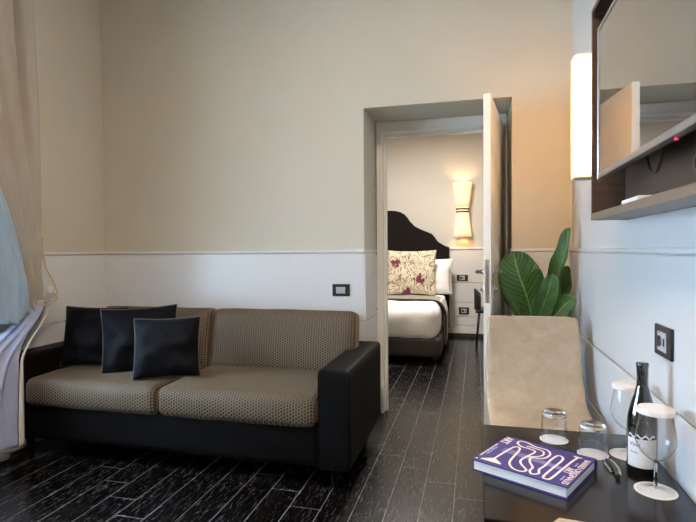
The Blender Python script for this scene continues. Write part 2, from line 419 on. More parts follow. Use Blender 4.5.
# door leaf, swung open into the room
hx,hy=.178,YD-.03; fx_,fy_=.064,2.90
L=math.hypot(hx-fx_,hy-fy_); ang=math.atan2(fy_-hy,fx_-hx)
leaf=bmesh.new(); box(leaf,0,L,-.02,.02,.012,2.085,.003,2)
door=struct(obj('door_1',leaf,'door')); door.location=(hx,hy,0); door.rotation_euler=(0,0,ang); door['label']='cream door leaf standing open into the room'
def lever(side):
    bm=bmesh.new(); lathe(bm,[(0,0),(.025,0),(.025,.008),(.012,.012),(.009,.05),(0,.05)],20)
    bmesh.ops.rotate(bm,verts=bm.verts,matrix=Matrix.Rotation(R(-90 if side>0 else 90),3,'X'))
    bmesh.ops.translate(bm,verts=bm.verts,vec=(L-.07,.02*side,1.10))
    tube(bm,spline([(L-.07,side*.062,1.10),(L-.09,side*.068,1.10),(L-.13,side*.068,1.10),(L-.19,side*.066,1.098)],5),.009,10)
    return bm
for s in (1,-1):
    obj('door_handle',lever(s),'steel',door,True)
    bm=bmesh.new(); lathe(bm,[(0,0),(.022,0),(.022,.012),(.008,.014),(.008,.028),(0,.028)],20)
    bmesh.ops.rotate(bm,verts=bm.verts,matrix=Matrix.Rotation(R(-90*s),3,'X')); bmesh.ops.translate(bm,verts=bm.verts,vec=(L-.07,.02*s,1.0))
    obj('door_lock',bm,'steel',door,True)
bm=bmesh.new(); box(bm,L-.001,L+.003,-.011,.011,.93,1.17,.002,1); obj('latch_plate',bm,'steel',door)
for z in (.3,1.05,1.8):
    bm=bmesh.new(); lathe(bm,[(0,0),(.008,0),(.008,.09),(0,.09)],12,(-.004,-.026,z)); obj('hinge',bm,'darkmetal',door,True)
# window in the left wall
bm=bmesh.new(); x0=XL-.22
for a,b_,c,d in ((WY0,WY0+.06,WZ0,WZ1),(WY1-.06,WY1,WZ0,WZ1),((WY0+WY1)/2-.04,(WY0+WY1)/2+.04,WZ0,WZ1)): box(bm,x0,x0+.06,a,b_,c,d,.004,1)
for c,d in ((WZ0,WZ0+.08),(WZ1-.07,WZ1),(2.2,2.27)): box(bm,x0,x0+.06,WY0,WY1,c,d,.004,1)
win=struct(obj('window_1',bm,'white_gloss'))
obj('window_pane',B(x0+.025,x0+.031,WY0+.05,WY1-.05,WZ0+.06,WZ1-.05),'pane',win)
# bedroom shell
bm=bmesh.new(); box(bm,BXL,BXR,YH,YH+.15,0,2.9); struct(obj('wall_bedroom_back',bm,'bed_wall'))
struct(obj('wall_bedroom_left',B(BXL-.15,BXL,YF,YH+.15,0,2.9),'bed_wall'))
struct(obj('wall_bedroom_right',B(BXR,BXR+.15,YF,YH+.15,0,2.9),'bed_wall'))
bm=bmesh.new(); box(bm,BXL-.15,XL-.3,YF-.15,YF,0,2.9); box(bm,XR+.3,BXR+.15,YF-.15,YF,0,2.9); struct(obj('wall_bedroom_front',bm,'bed_wall'))
struct(obj('ceiling_bedroom',B(BXL-.15,BXR+.15,YF,YH+.15,2.9,3.0),'ceiling'))
bm=bmesh.new()
for z0,z1 in ((.125,.165),(.171,.283),(.289,.483),(.489,.757),(.763,1.222)): box(bm,BXL,BXR,YH-.012,YH,z0,z1,.003,1)
box(bm,BXL,BXR,YH-.022,YH,1.226,1.25,.004,2); box(bm,BXL,BXR,YH-.02,YH,.055,.12,.004,1)
struct(obj('trim_6',bm,'wall_low'),'white painted panelling behind the bed')
struct(obj('baseboard_bedroom',B(BXL,BXR,YH-.024,YH,0,.055,bev=.003),'greystone'))

# ------------------------------------------------------------------ sofa
S=thing('sofa','two-seat sofa with patterned gold and black cushions and black leather arms against the back wall','sofa',(-1.675,2.87,0))
def sp_(n,bm,m,smooth=True,parent=S,loc=None):
    o=obj(n,bm,m,parent,smooth)
    o.location=Vector(loc)-Vector((-1.675,2.87,0)) if parent is S else loc
    return o
def arm(side):
    bm=soft(.084,.44,.255,.020,8,24,12,(.002,0,0),.0015,side); return bm
for s,x in ((1,-.695),(-1,-2.672)):
    a=sp_('arm',arm(s),'leather',loc=(x,2.86,.367))
    bm=bmesh.new()
    # welt seam round the front panel
    ring=[]
    hw,hh=.076,.243
    for cx,cz,a0 in ((hw-.015,hh-.015,0),(-hw+.015,hh-.015,90),(-hw+.015,-hh+.015,180),(hw-.015,-hh+.015,270)):
        for k in range(5): t=R(a0+k*22.5); ring.append((cx+.015*math.cos(t),-.437,cz+.015*math.sin(t)))
    tube(bm,ring,.0035,6,True); obj('piping',bm,'leather',a,True)
sp_('base',soft(.906,.40,.115,.012,30,12,6,(0,.006,0),.0015,4),'leather',loc=(-1.684,2.845,.232))
sp_('back_frame',soft(.905,.085,.345,.02,20,4,8),'leather',loc=(-1.66,3.217,.445))
for x0,x1,sd in ((-2.592,-1.700,1),(-1.697,-.779,2)):
    c=((x0+x1)/2,2.735,.405)
    sp_('seat_cushion',soft((x1-x0)/2-.001,.335,.080,.042,34,20,8,(0,.010,.012),.004,sd),'jacquard',loc=c)
for x0,x1,sd in ((-2.56,-1.700,3),(-1.697,-.715,4)):
    bm=soft((x1-x0)/2-.002,.075,.205,.04,30,8,16,(0,.03,.004),.004,sd)
    bmesh.ops.rotate(bm,verts=bm.verts,matrix=Matrix.Rotation(R(-10),3,'X'))
    sp_('back_cushion',bm,'jacquard',loc=((x0+x1)/2,3.068,.637))
for x,y in ((-.71,2.50),(-2.64,2.50),(-.71,3.2),(-2.64,3.2)):
    bm=bmesh.new(); lathe(bm,[(0,0),(.016,0),(.022,.125),(0,.125)],16); sp_('leg',bm,'leather',loc=(x,y,0))

def cushion(name,mat,w,h,t,loc,rz,rx,label,cat='cushion',group=None,pipe=None,seed=0,ry=0):
    bm,ring=pillow(w,h,t,seed)
    e=thing(name,label,cat,loc,0,group); e.rotation_euler=(R(rx),R(ry),R(rz))
    obj('cover',bm,mat,e,True)
    if pipe:
        b2=bmesh.new(); tube(b2,ring,.0042,6,True); obj('piping',b2,pipe,e,True)
    return e
G='black scatter cushions on the sofa'
cushion('scatter_cushion','cushion',.40,.385,.16,(-2.395,2.765,.684),16,-12,'black scatter cushion farthest left, against the sofa arm','cushion',G,'pipe',1,1)
cushion('scatter_cushion','cushion',.45,.405,.16,(-2.035,2.735,.682),29,-13,'large black scatter cushion in the middle of the three','cushion',G,'pipe',5,-2)
cushion('scatter_cushion','cushion',.375,.350,.15,(-1.750,2.595,.668),24,-14,'smallest black scatter cushion, frontmost and farthest right on the sofa','cushion',G,'pipe',9,-1)

# ------------------------------------------------------------------ wall switch and sockets
def plate(name,label,cat,w,h,parts='switch'):
    """faces -Y, centred at the origin"""
    e=thing(name,label,cat)
    obj('plate',B(-w/2,w/2,-.010,0,-h/2,h/2,bev=.003),'blackplastic',e)
    if parts=='switch':
        for k in range(3): obj('rocker',B(-.033+k*.0215,-.0125+k*.0215,-.013,-.009,-.022,.022,bev=.0012),'greyplastic',e)
    else:
        obj('insert',B(-.036,.036,-.0125,-.009,-.03,.03,bev=.002),'greyplastic' if parts=='socket' else 'pipe',e)
        bm=bmesh.new(); lathe(bm,[(0,0),(.017,0),(.017,.004),(.012,.0045),(0,.003)],24); bmesh.ops.rotate(bm,verts=bm.verts,matrix=Matrix.Rotation(R(90),3,'X'))
        bmesh.ops.translate(bm,verts=bm.verts,vec=(-.014,-.0125,0)); obj('socket_round',bm,'blackplastic',e,True)
        obj('socket_slot',B(.016,.026,-.0145,-.012,-.012,.012,bev=.001),'blackplastic',e)
    return e
e=plate('wall_switch','black framed light switch with grey rockers above the sofa','switch',.122,.082); e.location=(-.884,YB-.010,.958)
e=plate('wall_socket','black square socket on the right wall above the wine bottle','socket',.14,.095,'socket'); e.location=(XR-.010,1.722,.943); e.rotation_euler=(0,0,R(-90))
e=plate('wall_socket','small black socket beside the bed under the lamp, upper one','socket',.15,.085,'socket'); e.location=(-.175,YH-.012,.83)
e=plate('wall_socket','small black socket low on the wall beside the bed','socket',.14,.10,'socket'); e.location=(-.155,YH-.012,.37)

# ------------------------------------------------------------------ table + things on it
TZ=.56
T=thing('table','dark brown lacquered low table against the right wall','table',(.29,1.635,0))
def tp(n,bm,m): 
    o=obj(n,bm,m,T); o.location=(-.29,-1.635,0); return o
tp('table_top',B(.02,.558,1.285,1.985,TZ-.035,TZ,bev=.003),'table')
tp('apron',(lambda b:(box(b,.05,.53,1.31,1.33,.44,TZ-.035),box(b,.05,.53,1.94,1.96,.44,TZ-.035),box(b,.05,.07,1.33,1.94,.44,TZ-.035),box(b,.51,.53,1.33,1.94,.44,TZ-.035),b)[-1])(bmesh.new()),'table')
for x in (.045,.485):
    for y in (1.30,1.92): tp('leg',B(x,x+.05,y,y+.05,0,TZ-.035,bev=.003),'table')

# chairs
def chair():
    e=thing('dining_chair','','chair')
    prof=spline([(.36,.0,.885),(.345,0,.80),(.315,0,.68),(.285,0,.585),(.235,0,.515),(.165,0,.478),(.05,0,.465),(-.10,0,.468),(-.17,0,.462)],6)
    prof=[(p.x,p.z) for p in prof]; n=len(prof)
    def fn(u,v):
        t=v*(n-1); i=min(int(t),n-2); f=t-i; y=prof[i][0]*(1-f)+prof[i+1][0]*f; z=prof[i][1]*(1-f)+prof[i+1][1]*f
        w=.216+.012*min(1,v*2.2)-.010*min(1,max(0,(v-.45)*2.4)); s=(u*2-1)
        # rounded top corners
        if v<.05: w-= .012*(1-v/.05)**2
        dish=.012*(1-s*s)*(1 if v<.5 else .6)
        return Vector((s*w,y+dish*(1-min(1,max(0,(v-.4)*4))),z-dish*min(1,max(0,(v-.4)*4))))
    bm=bmesh.new(); grid(bm,fn,16,60)
    o=obj('seat_shell',bm,'suede',e,True); solid(o,.032,0)
    md=o.modifiers.new('soft','BEVEL'); md.width=.008; md.segments=2; md.limit_method='ANGLE'; md.angle_limit=R(50)
    for sx in (-1,1):
        for (y0,y1) in ((.20,.31),(-.12,-.145)):
            bm=bmesh.new(); tube(bm,[(sx*.17,y0,.452),(sx*.19,y1,.0)],[.016,.011],12); obj('leg',bm,'darkmetal',e,True)
    obj('seat_frame',B(-.18,.18,-.13,.22,.425,.447,bev=.004),'darkmetal',e)
    return e
C1=chair(); C1['label']='beige suede dining chair facing the camera beyond the table, beside the open door'; C1['group']='beige dining chairs at the table'
C1.location=(.279,2.355,0)
C2=dup(C1,(.306,1.032,0),PI,'beige dining chair at the near table edge, only its top back edge showing')
C2.rotation_euler=(0,0,PI)

# book
bk=thing('book','thick purple art book with cream serpentine line cover on the table','book',(.103,1.779,TZ))
Uv=Vector((-.1205,-.2138,0)); Vv=Vector((.266,-.088,0)); BT=.034
Ul,Vl=.2455,.284; Ud=Uv.normalized(); Vd=Vector((-Ud.y,Ud.x,0)) # perpendicular, pointing right
if Vd.dot(Vv)<0: Vd=-Vd
# frame: book x = Ud (towards spine->front), y = Vd ; avoid mirrored frame by using (Vd,-Ud)
bk.rotation_euler=(0,0,math.atan2(Vd.y,Vd.x)+R(1.2))   # local +X = Vd ; local +Y = -Ud
def bp(u,v,z=0): return Vector((v*Vl,-u*Ul,z))
def bslab(bm,z0,z1,u0,u1,v0,v1,bev=.0006): return box(bm,v0*Vl,v1*Vl,-u1*Ul,-u0*Ul,z0,z1,bev,1)
bm=bmesh.new(); bslab(bm,0,.003,0,1,0,1); bslab(bm,BT-.003,BT,0,1,0,1); bslab(bm,0,BT,-.012,.006,0,1); obj('cover',bm,'purple',bk)
obj('pages',bslab(bmesh.new(),.003,BT-.003,.006,.975,.02,.98),'pages',bk)
def ribbon(bm,pts,w,z,h=.0004,sm=6):
    P=spline([bp(u,v) for u,v in pts],sm); Ls=[];Rs=[]
    for i,p in enumerate(P):
        t=(P[min(i+1,len(P)-1)]-P[max(i-1,0)]).normalized(); nrm=Vector((-t.y,t.x,0))*w/2
        Ls.append(bm.verts.new((p.x+nrm.x,p.y+nrm.y,z+h))); Rs.append(bm.verts.new((p.x-nrm.x,p.y-nrm.y,z+h)))
    for i in range(len(P)-1): bm.faces.new((Ls[i],Rs[i],Rs[i+1],Ls[i+1]))
    return bm
A1=[(.13,.84),(.29,.827),(.62,.817),(.90,.807),(.945,.772),(.90,.737),(.637,.735),(.323,.74),(.22,.712),(.21,.663),(.356,.646),(.597,.653),(.752,.645),(.86,.675),(.928,.629),(.851,.583),(.746,.575),(.611,.497),(.485,.471),(.411,.573),(.237,.588),(.119,.512),(.113,.383),(.05,.269),(.05,.19),(.143,.185),(.223,.262),(.23,.36),(.287,.438),(.587,.410),(.725,.44),(.871,.554),(.944,.516),(.915,.42),(.766,.338),(.41,.295),(.296,.269),(.275,.222),(.384,.195),(.80,.18)]
A2=[(.16,.30),(.17,.40),(.20,.50),(.33,.535),(.43,.48),(.50,.41)]
bm=bmesh.new(); ribbon(bm,A1,.0068,BT); ribbon(bm,A2,.006,BT,.0003)
# flared feet of the two uprights
for quad in (([(.80,.165),(.80,.195),(.90,.30),(.925,.30),(.925,.07),(.90,.07)]),([(.13,.825),(.13,.855),(.10,.885),(.085,.885),(.085,.79),(.10,.79)])):
    bm.faces.new([bm.verts.new(bp(u,v,BT+.0005)) for u,v in quad])
obj('cover_drawing',bm,'cream',bk,recalc=False)
bm=bmesh.new()
for k in range(5):
    du=.03*k; ribbon(bm,[(.40+du,.14),(.52+du*.6,.80)],.0018,BT,.0002,1)
obj('cover_lines',bm,'lilac',bk,recalc=False)
def btext(s,size,u,v,mat,sx=1,name='cover_lettering'):
    # reads with letters' up towards +v, running along +u
    bm=text_mesh(s,size,.0002,sx)
    for vv in bm.verts:
        x,y,z=vv.co; vv.co=Vector((v*Vl+y, -(u*Ul+x), BT+.0004+z))
    obj(name,bm,mat,bk)
btext('BARRES ORIGINALES',.0235,.53,.945,'cream',.93)
btext('ART',.030,.56,.875,'cream',.8)
btext('ART',.040,.15,.055,'cream',.8)
btext('MAKERS',.008,.34,.89,'lilac'); btext('MODERN',.008,.80,.89,'lilac')
btext('essays on line and ornament',.011,.58,.028,'cream',.95); btext('drawings and plans',.010,.58,.062,'lilac',.95); btext('III',.012,.93,.03,'cream')

# tumblers upside down on paper coasters
def tumbler(loc,label,clabel):
    x,y=loc
    bm=bmesh.new(); lathe(bm,[(0,0),(.047,0),(.047,.0015),(0,.0015)],40,(x,y,TZ)); c=obj('paper_coaster',bm,'paper'); tag(c,clabel,'coaster','round white paper coasters')
    e=thing('tumbler',label,'glass',(x,y,TZ+.0018),0,'upturned water tumblers on the table')
    bm=bmesh.new(); lathe(bm,[(.0425,0),(.0425,.05),(.0405,.084)],48,caps=False)
    bmesh.ops.remove_doubles(bm,verts=bm.verts,dist=1e-5)
    obj('glass_wall',bm,'thin',e,True)
    bm=bmesh.new(); lathe(bm,[(0,.082),(.036,.082),(.0405,.0845),(.039,.093),(.034,.099),(0,.0975)],48,caps=False); obj('thick_base',bm,'glass',e,True); return e
tumbler((.266,1.878),'clear tumbler upside down behind the book, nearer the door','white paper disc under the left tumbler')
tumbler((.369,1.772),'clear tumbler upside down between the book and the wine bottle','white paper disc under the right tumbler')
def wineglass(loc,label,clabel,llabel):
    x,y=loc
    bm=bmesh.new(); lathe(bm,[(0,0),(.053,0),(.053,.0015),(0,.0015)],40,(x,y,TZ)); c=obj('paper_coaster',bm,'paper'); tag(c,clabel,'coaster','round white paper coasters')
    e=thing('wine_glass',label,'glass',(x,y,TZ+.0018),0,'stemmed wine glasses with paper lids')
    bm=bmesh.new()
    lathe(bm,[(.046,.0006),(.02,.003),(.006,.010)],48,caps=False)
    obj('foot',bm,'thin',e,True)
    bm=bmesh.new(); lathe(bm,[(0,.006),(.006,.008),(.0045,.03),(.0042,.070),(.006,.080),(0,.086)],32,caps=False); obj('stem',bm,'glass',e,True)
    bm=bmesh.new(); lathe(bm,[(.004,.081),(.02,.089),(.036,.103),(.047,.122),(.0505,.138),(.048,.165),(.0425,.195),(.0385,.222)],48,caps=False)
    obj('bowl',bm,'thin',e,True)
    bm=bmesh.new(); prof=[(.0,.229),(.044,.229),(.0462,.227),(.047,.215),(.0462,.215),(.045,.226),(0,.226)]
    lathe(bm,prof,72,(x,y,TZ+.0018),caps=False)
    for v in bm.verts:
        d=Vector((v.co.x-x,v.co.y-y))
        if d.length>.0455 and v.co.z<TZ+.222:
            a=math.atan2(d.y,d.x); k=1+.03*math.cos(a*24); v.co.x=x+d.x*k; v.co.y=y+d.y*k
    o=obj('pleated_paper_cover',bm,'paper',smooth=True); tag(o,llabel,'paper cover','pleated white paper glass covers'); auto(o,50)
wineglass((.476,1.790),'wine glass behind the wine bottle, farther from the camera','white paper disc under the wine glass behind the bottle','pleated paper lid on the farther wine glass')
wineglass((.480,1.540),'wine glass in front of the wine bottle, nearest the camera','white paper disc under the nearest wine glass','pleated paper lid on the nearest wine glass')
# bottle
bo=thing('wine_bottle','black glass wine bottle with white label on the table by the wall','bottle',(.484,1.672,TZ))
bm=bmesh.new(); lathe(bm,[(0,.004),(.028,0),(.0385,.002),(.041,.008),(.041,.14),(.0395,.165),(.032,.200),(.022,.232),(.0165,.255),(.0155,.262)],48,caps=False); obj('glass_body',bm,'bottle',bo,True)
bm=bmesh.new(); lathe(bm,[(.0155,.258),(.0160,.258),(.0160,.312),(.0170,.314),(.0172,.324),(.0155,.327),(0,.327)],40,caps=False); obj('capsule',bm,'bottle',bo,True)
bm=bmesh.new(); c0=math.atan2(-1.672,-.484)
grid(bm,lambda u,v:Vector((.0414*math.cos(c0+R(-62)+R(124)*u),.0414*math.sin(c0+R(-62)+R(124)*u),.022+.085*v)),24,4); lab=obj('label_paper',bm,'paper',bo,True,recalc=True)
def wraptext(s,size,z,a_off,mat,sx=1,name='label_lettering'):
    bm=text_mesh(s,size,.0001,sx)
    for v in bm.verts:
        a=c0+a_off+v.co.x/.0418; rr=.0418; v.co=Vector((rr*math.cos(a),rr*math.sin(a),z+v.co.y))
    obj(name,bm,mat,lab)
wraptext('Vino',.016,.089,R(-28),'blackplastic'); wraptext('Rosso',.009,.066,R(-30),'pipe')
bm=bmesh.new(); grid(bm,lambda u,v:Vector((.0414*math.cos(c0+R(-55)+R(105)*u),.0414*math.sin(c0+R(-55)+R(105)*u),.111+.004*math.sin(u*22)+.006*v)),40,1); obj('label_crest',bm,'paper',bo,True)
# corkscrew
cs=thing('corkscrew','folded steel and black waiter corkscrew beside the wine bottle','corkscrew',(.400,1.652,TZ),R(3))
def arc(p,w,h,z0): pass
bm=bmesh.new(); tube(bm,spline([(-.002,.055,.009),(.003,.03,.010),(.004,-.01,.010),(.001,-.04,.009),(-.003,-.056,.009)],5),[.007]*21,10)
for v in bm.verts: v.co.z=max(.0,v.co.z)
obj('handle',bm,'blackplastic',cs,True)
bm=bmesh.new(); tube(bm,spline([(.008,.05,.012),(.010,.02,.014),(.010,-.02,.014),(.002,-.055,.012)],5),.0042,8); obj('lever_arm',bm,'steel',cs,True)
bm=bmesh.new(); tube(bm,[(-.010+.003*math.cos(k*.8),.045-.0016*k,.007+.003*math.sin(k*.8)) for k in range(40)],.0012,6); obj('spiral',bm,'steel',cs,True)

# ------------------------------------------------------------------ TV niche
tv=thing('tv_niche','dark brown open wall box with taupe lower shelf holding the television','shelf',(XR,1.4,1.338))
def tn(n,bm,m): o=obj(n,bm,m,tv); o.location=(-XR,-1.4,-1.338); return o
x0,x1,y0,y1,z0,z1=.44,XR,.55,2.155,1.338,2.150
tn('back_panel',B(x1-.014,x1,y0+.012,y1-.012,z0+.03,z1-.02),'tvpanel')
tn('side_panel',B(x0,x1-.002,y1-.016,y1,z0,z1,bev=.001),'tvpanel')
tn('side_panel',B(x0,x1-.002,y0,y0+.016,z0,z1,bev=.001),'tvpanel')
tn('top_panel',B(x0,x1-.002,y0+.016,y1-.016,z1-.02,z1),'tvpanel')
tn('shelf_board',B(x0-.001,x1-.002,y0+.016,y1-.016,z0,z0+.026,bev=.001),'tvlip')
bm=bmesh.new(); lathe(bm,[(.026,0),(.026,.003),(.018,.003),(.018,0)],28,caps=False); bmesh.ops.rotate(bm,verts=bm.verts,matrix=Matrix.Rotation(R(-90),3,'Y')); bmesh.ops.translate(bm,verts=bm.verts,vec=(x1-.014,1.49,1.45)); tn('cable_grommet',bm,'tvlip')
TVt=thing('television','large flat television with glossy screen and grey bezel inside the wall box','television',(.45,1.4,1.75))
def tt(n,bm,m,s=False): o=obj(n,bm,m,TVt,s); o.location=(-.45,-1.4,-1.75); return o
sy0,sy1,sz0,sz1=.88,2.012,1.480,2.022
tt('housing',B(.448,.480,sy0+.01,sy1-.01,sz0+.01,sz1-.01,bev=.006),'blackplastic')
bm=bmesh.new()
box(bm,.430,.452,sy1-.011,sy1,sz0,sz1,.002,1); box(bm,.430,.452,sy0,sy0+.011,sz0,sz1,.002,1); box(bm,.430,.452,sy0+.011,sy1-.011,sz1-.011,sz1,.002,1); box(bm,.430,.452,sy0+.011,sy1-.011,sz0,sz0+.020,.002,1)
tt('bezel',bm,'bezel')
tt('screen',B(.434,.440,sy0+.011,sy1-.011,sz0+.020,sz1-.011),'screen')
tt('wall_bracket',B(.480,x1-.014,1.25,1.6,1.6,1.9,bev=.004),'darkmetal')
bm=bmesh.new(); lathe(bm,[(0,0),(.005,0),(.0035,.004),(0,.005)],14,(.443,1.30,sz0-.006)); tt('standby_light',bm,'led',True)
bm=bmesh.new(); tube(bm,spline([(.49,1.66,1.50),(.49,1.63,1.455),(.49,1.59,1.44),(.49,1.56,1.455),(.49,1.53,1.50)],6),.004,8); o=obj('power_cable',bm,'blackplastic',TVt,True); o.location=(-.45,-1.4,-1.75)
bm=box(bmesh.new(),-.022,.022,-.085,.085,0,.017,.005,2)
o=obj('media_box',bm,'white_gloss'); o.location=(.475,1.70,z0+.0262); tag(o,'small white media box lying on the shelf under the television','media player')

# right wall sconce
sco=thing('wall_sconce','tall rectangular lit wall sconce with yellow glow beside the television','lamp',(XR,2.65,1.56))
def sn(n,bm,m): o=obj(n,bm,m,sco); o.location=(-XR,-2.65,-1.56); return o
bm=B(.462,.555,2.602,2.702,1.572,2.142); bmesh.ops.delete(bm,geom=[f for f in bm.faces if abs(f.normal.z)>.9],context='FACES_ONLY'); sn('shade',bm,'sconce_glow')
bm=bmesh.new(); lathe(bm,[(0,0),(.016,0),(.016,.38),(0,.38)],20,(.512,2.652,1.70)); sn('lamp_tube',bm,'bulb')
bm=bmesh.new()
for z in (1.563,2.142): box(bm,.459,XR-.001,2.598,2.706,z,z+.009,.001,1)
for y in (2.601,2.698):box(bm,.4595,.4635,y,y+.005,1.57,2.143)
sn('shade_frame',bm,'hem'); sn('wall_plate',B(.555,XR,2.61,2.694,1.575,2.14),'white_gloss')

# ------------------------------------------------------------------ plant
pl=thing('potted_plant','broad-leaved green plant in a dark pot in the corner behind the beige chair','plant',(.335,3.08,0))
bm=bmesh.new(); lathe(bm,[(0,0),(.11,0),(.14,.50),(.142,.58),(.13,.58),(.127,.54),(0,.54)],36,caps=False); obj('pot',bm,'pot',pl,True)
bm=bmesh.new(); lathe(bm,[(.126,.545),(.09,.562),(0,.570)],24,caps=False); obj('soil',bm,'soil',pl,True)
def leafb(base,mids,tip,width,face,fold=.25,peak=.45,droop=0,stalk=True,seed=0,curl=0):
    """blade along the spline base->tip; face = direction the upper side looks"""
    off=Vector((-.335,-3.08,0))
    P=spline([Vector(base)]+[Vector(m) for m in mids]+[Vector(tip)],10); n=len(P)-1; face=Vector(face).normalized()
    def fn(u,v):
        t=v*n; i=min(int(t),n-1); p=P[i].lerp(P[i+1],t-i); tan=(P[i+1]-P[i]).normalized()
        s=tan.cross(face).normalized(); nr=s.cross(tan).normalized()
        k=(v**(peak*1.15))*((1-v)**(.62)); k/=((peak*1.15/(peak*1.15+.62))**(peak*1.15))*((.62/(peak*1.15+.62))**.62)
        w=width/2*k; a=u*2-1
        ripple=.006*math.sin(v*19+seed+ (1.3 if a>0 else 0))*abs(a)**2
        return p+s*(a*w*math.cos(fold*abs(a)))+nr*(abs(a)*w*math.sin(fold)+ripple-curl*w*a*a)+off
    bm=bmesh.new(); grid(bm,fn,14,36,True); o=obj('leaf',bm,'leaf',pl,True,recalc=False); solid(o,.0016)
    if stalk:
        b=Vector(base); r0=Vector((.335+(b.x-.335)*.25,3.08+(b.y-3.08)*.3,.56)); 
        bm=bmesh.new(); pts=[q+off for q in spline([r0,(r0+b)/2+Vector((0,0,.02)),b,b.lerp(Vector(tip),.12)],6)]; tube(bm,pts,[.010-.0004*i for i in range(len(pts))],8); obj('stalk',bm,'leafback',pl,True)
leafb((.318,3.03,.80),[(.285,3.02,.95),(.235,2.99,1.09)],(.205,2.98,1.215),.245,(.12,-1,.12),.18,.62,seed=1)
leafb((.335,2.97,.80),[(.355,2.95,.90),(.385,2.93,1.0)],(.405,2.93,1.09),.125,(.25,-1,.05),.25,.6,seed=2)
leafb((.40,3.10,.86),[(.435,3.09,1.02),(.485,3.06,1.18)],(.512,3.03,1.345),.115,(-.75,-.66,.12),.55,.75,seed=3,curl=-.1)
leafb((.44,3.17,.80),[(.475,3.16,.92),(.505,3.15,1.02)],(.515,3.15,1.13),.10,(-.6,-.8,.1),.3,.7,seed=4)
leafb((.375,2.99,.80),[(.42,2.98,.85),(.47,2.97,.915)],(.525,2.965,.965),.115,(.15,-.9,.42),.2,.6,seed=5)
leafb((.285,3.07,.80),[(.22,3.08,.88),(.165,3.08,.97)],(.135,3.07,1.09),.075,(.5,-.8,.2),.45,.7,seed=6)
leafb((.30,3.0,.80),[(.265,2.97,.84),(.225,2.95,.885)],(.20,2.94,.94),.07,(.3,-.9,.3),.2,.6,seed=7)

# ------------------------------------------------------------------ curtain on the left
cu=thing('curtain','beige satin curtain with blue lining tied back beside the window','curtain',(-2.66,2.45,0))
COFF=Vector((2.66,-2.45,0))
def ci(n,bm,m,t=.003):
    o=obj(n,bm,m,cu,True,recalc=False); 
    if t: solid(o,t)
    return o
TIE=Vector((-2.66,2.655,.955))
def ss(a,b_,x): x=max(0,min(1,(x-a)/(b_-a))); return x*x*(3-2*x)
def main(u,v):
    # u 0 far edge by the wall -> 1 leading edge; v 0 top -> 1 at the tie
    z=3.22*(1-v)+.93*v
    y=2.575+.055*ss(0,.8,v)-1.02*u
    g=ss(.25,1.0,v)**1.4
    sag=math.sin(PI*min(1,v))*.0
    ytie=2.635-.10*u
    y=y*(1-g)+ytie*g
    amp=.034*(1-g)+.006
    q=u*2*PI*6.6+1.4; x=-2.680+amp*(math.sin(q)+.35*math.sin(2*q+.8))+.010*math.sin(u*31+v*3)
    x=x*(1-g)+( -2.685+.022*math.sin(u*2*PI*3.2+.6))*g
    z-= .14*math.sin(PI*u)*g
    if v>.75: x+=.006*math.sin(v*60+u*9)
    return Vector((x,y,z))+COFF
bm=bmesh.new(); grid(bm,main,120,70); ci('curtain_panel',bm,'curtain')
def lining(u,v):
    # turned-over leading edge, hanging in a loose swag in front of the panel
    z=2.55*(1-v)+.86*v-.05*math.sin(PI*u)*ss(.6,1,v)
    yl=1.90*(1-ss(.0,1,v)**1.5)+2.22*ss(.0,1,v)**1.5
    yr=2.05*(1-ss(.1,1,v)**.9)+2.485*ss(.1,1,v)**.9
    y=yl+(yr-yl)*u
    x=-2.60+.030*math.sin(u*9+v*3.6)-.013*math.cos(u*23+v*9)+.012*pnoise(Vector((u*6,v*14,3)))+.02*math.sin(PI*v)
    return Vector((x,y,z))+COFF
bm=bmesh.new(); grid(bm,lining,40,60); ci('curtain_lining',bm,'liner')
def lower(u,v):
    # below the tie: u 0 leading border (right) -> 1 window side
    z=.93*(1-v)+.125*v
    g=ss(0,.42,v)
    ye=2.66*(1-g)+2.345*g; xe=-2.64*(1-g)+(-2.535)*g
    y=ye-u*(.10+.62*ss(0,.9,v)); x=xe-.06*u+ (.028*math.sin(u*24+1.2)-.0)*ss(.05,.5,v)*min(1,u*6)
    return Vector((x,y,z))+COFF
bm=bmesh.new(); grid(bm,lambda u,v:lower(.048+.20*(1-ss(0,.45,v))*(1-u)+(.965-.048)*u,v),90,40); ci('lower_panel',bm,'lavender')
bm=bmesh.new(); grid(bm,lambda u,v:lower(.055*u,v)+Vector((.012,0,0)),4,40); ci('cream_border',bm,'hem',.004)
bm=bmesh.new(); grid(bm,lambda u,v:lower(u*.6,.955+.075*v)+Vector((-.008,.004,0)),50,4); ci('bottom_hem',bm,'curtain')
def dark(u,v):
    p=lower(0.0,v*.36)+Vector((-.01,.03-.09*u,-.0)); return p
bm=bmesh.new(); grid(bm,lambda u,v:lower(.03+.28*u,v*.46)+Vector((-.03,.012,-.004)),20,20); ci('curtain_shadow_backing',bm,'pipe')  # dark backing sheet standing in for the inner shadow between panel and border
bm=bmesh.new()
tube(bm,[Vector(q)+COFF for q in spline([(-2.748,2.713,1.30),(-2.742,2.72,1.20),(-2.735,2.735,1.12),(-2.715,2.765,1.04),(-2.69,2.765,.985),(-2.655,2.74,.955),(-2.60,2.66,.94),(-2.58,2.58,.93),(-2.60,2.52,.93)],6)],.005,8)
tube(bm,[Vector(q)+COFF for q in spline([(-2.72,2.74,.99),(-2.65,2.73,.935),(-2.605,2.66,.915),(-2.585,2.58,.905),(-2.60,2.52,.905)],6)],.005,8)
ci('tieback_cord',bm,'cord',0)
bm=soft(.022,.022,.026,.018,6,6,6); bmesh.ops.translate(bm,verts=bm.verts,vec=Vector((-2.68,2.70,.985))+COFF); ci('tieback_knot',bm,'hem',0)
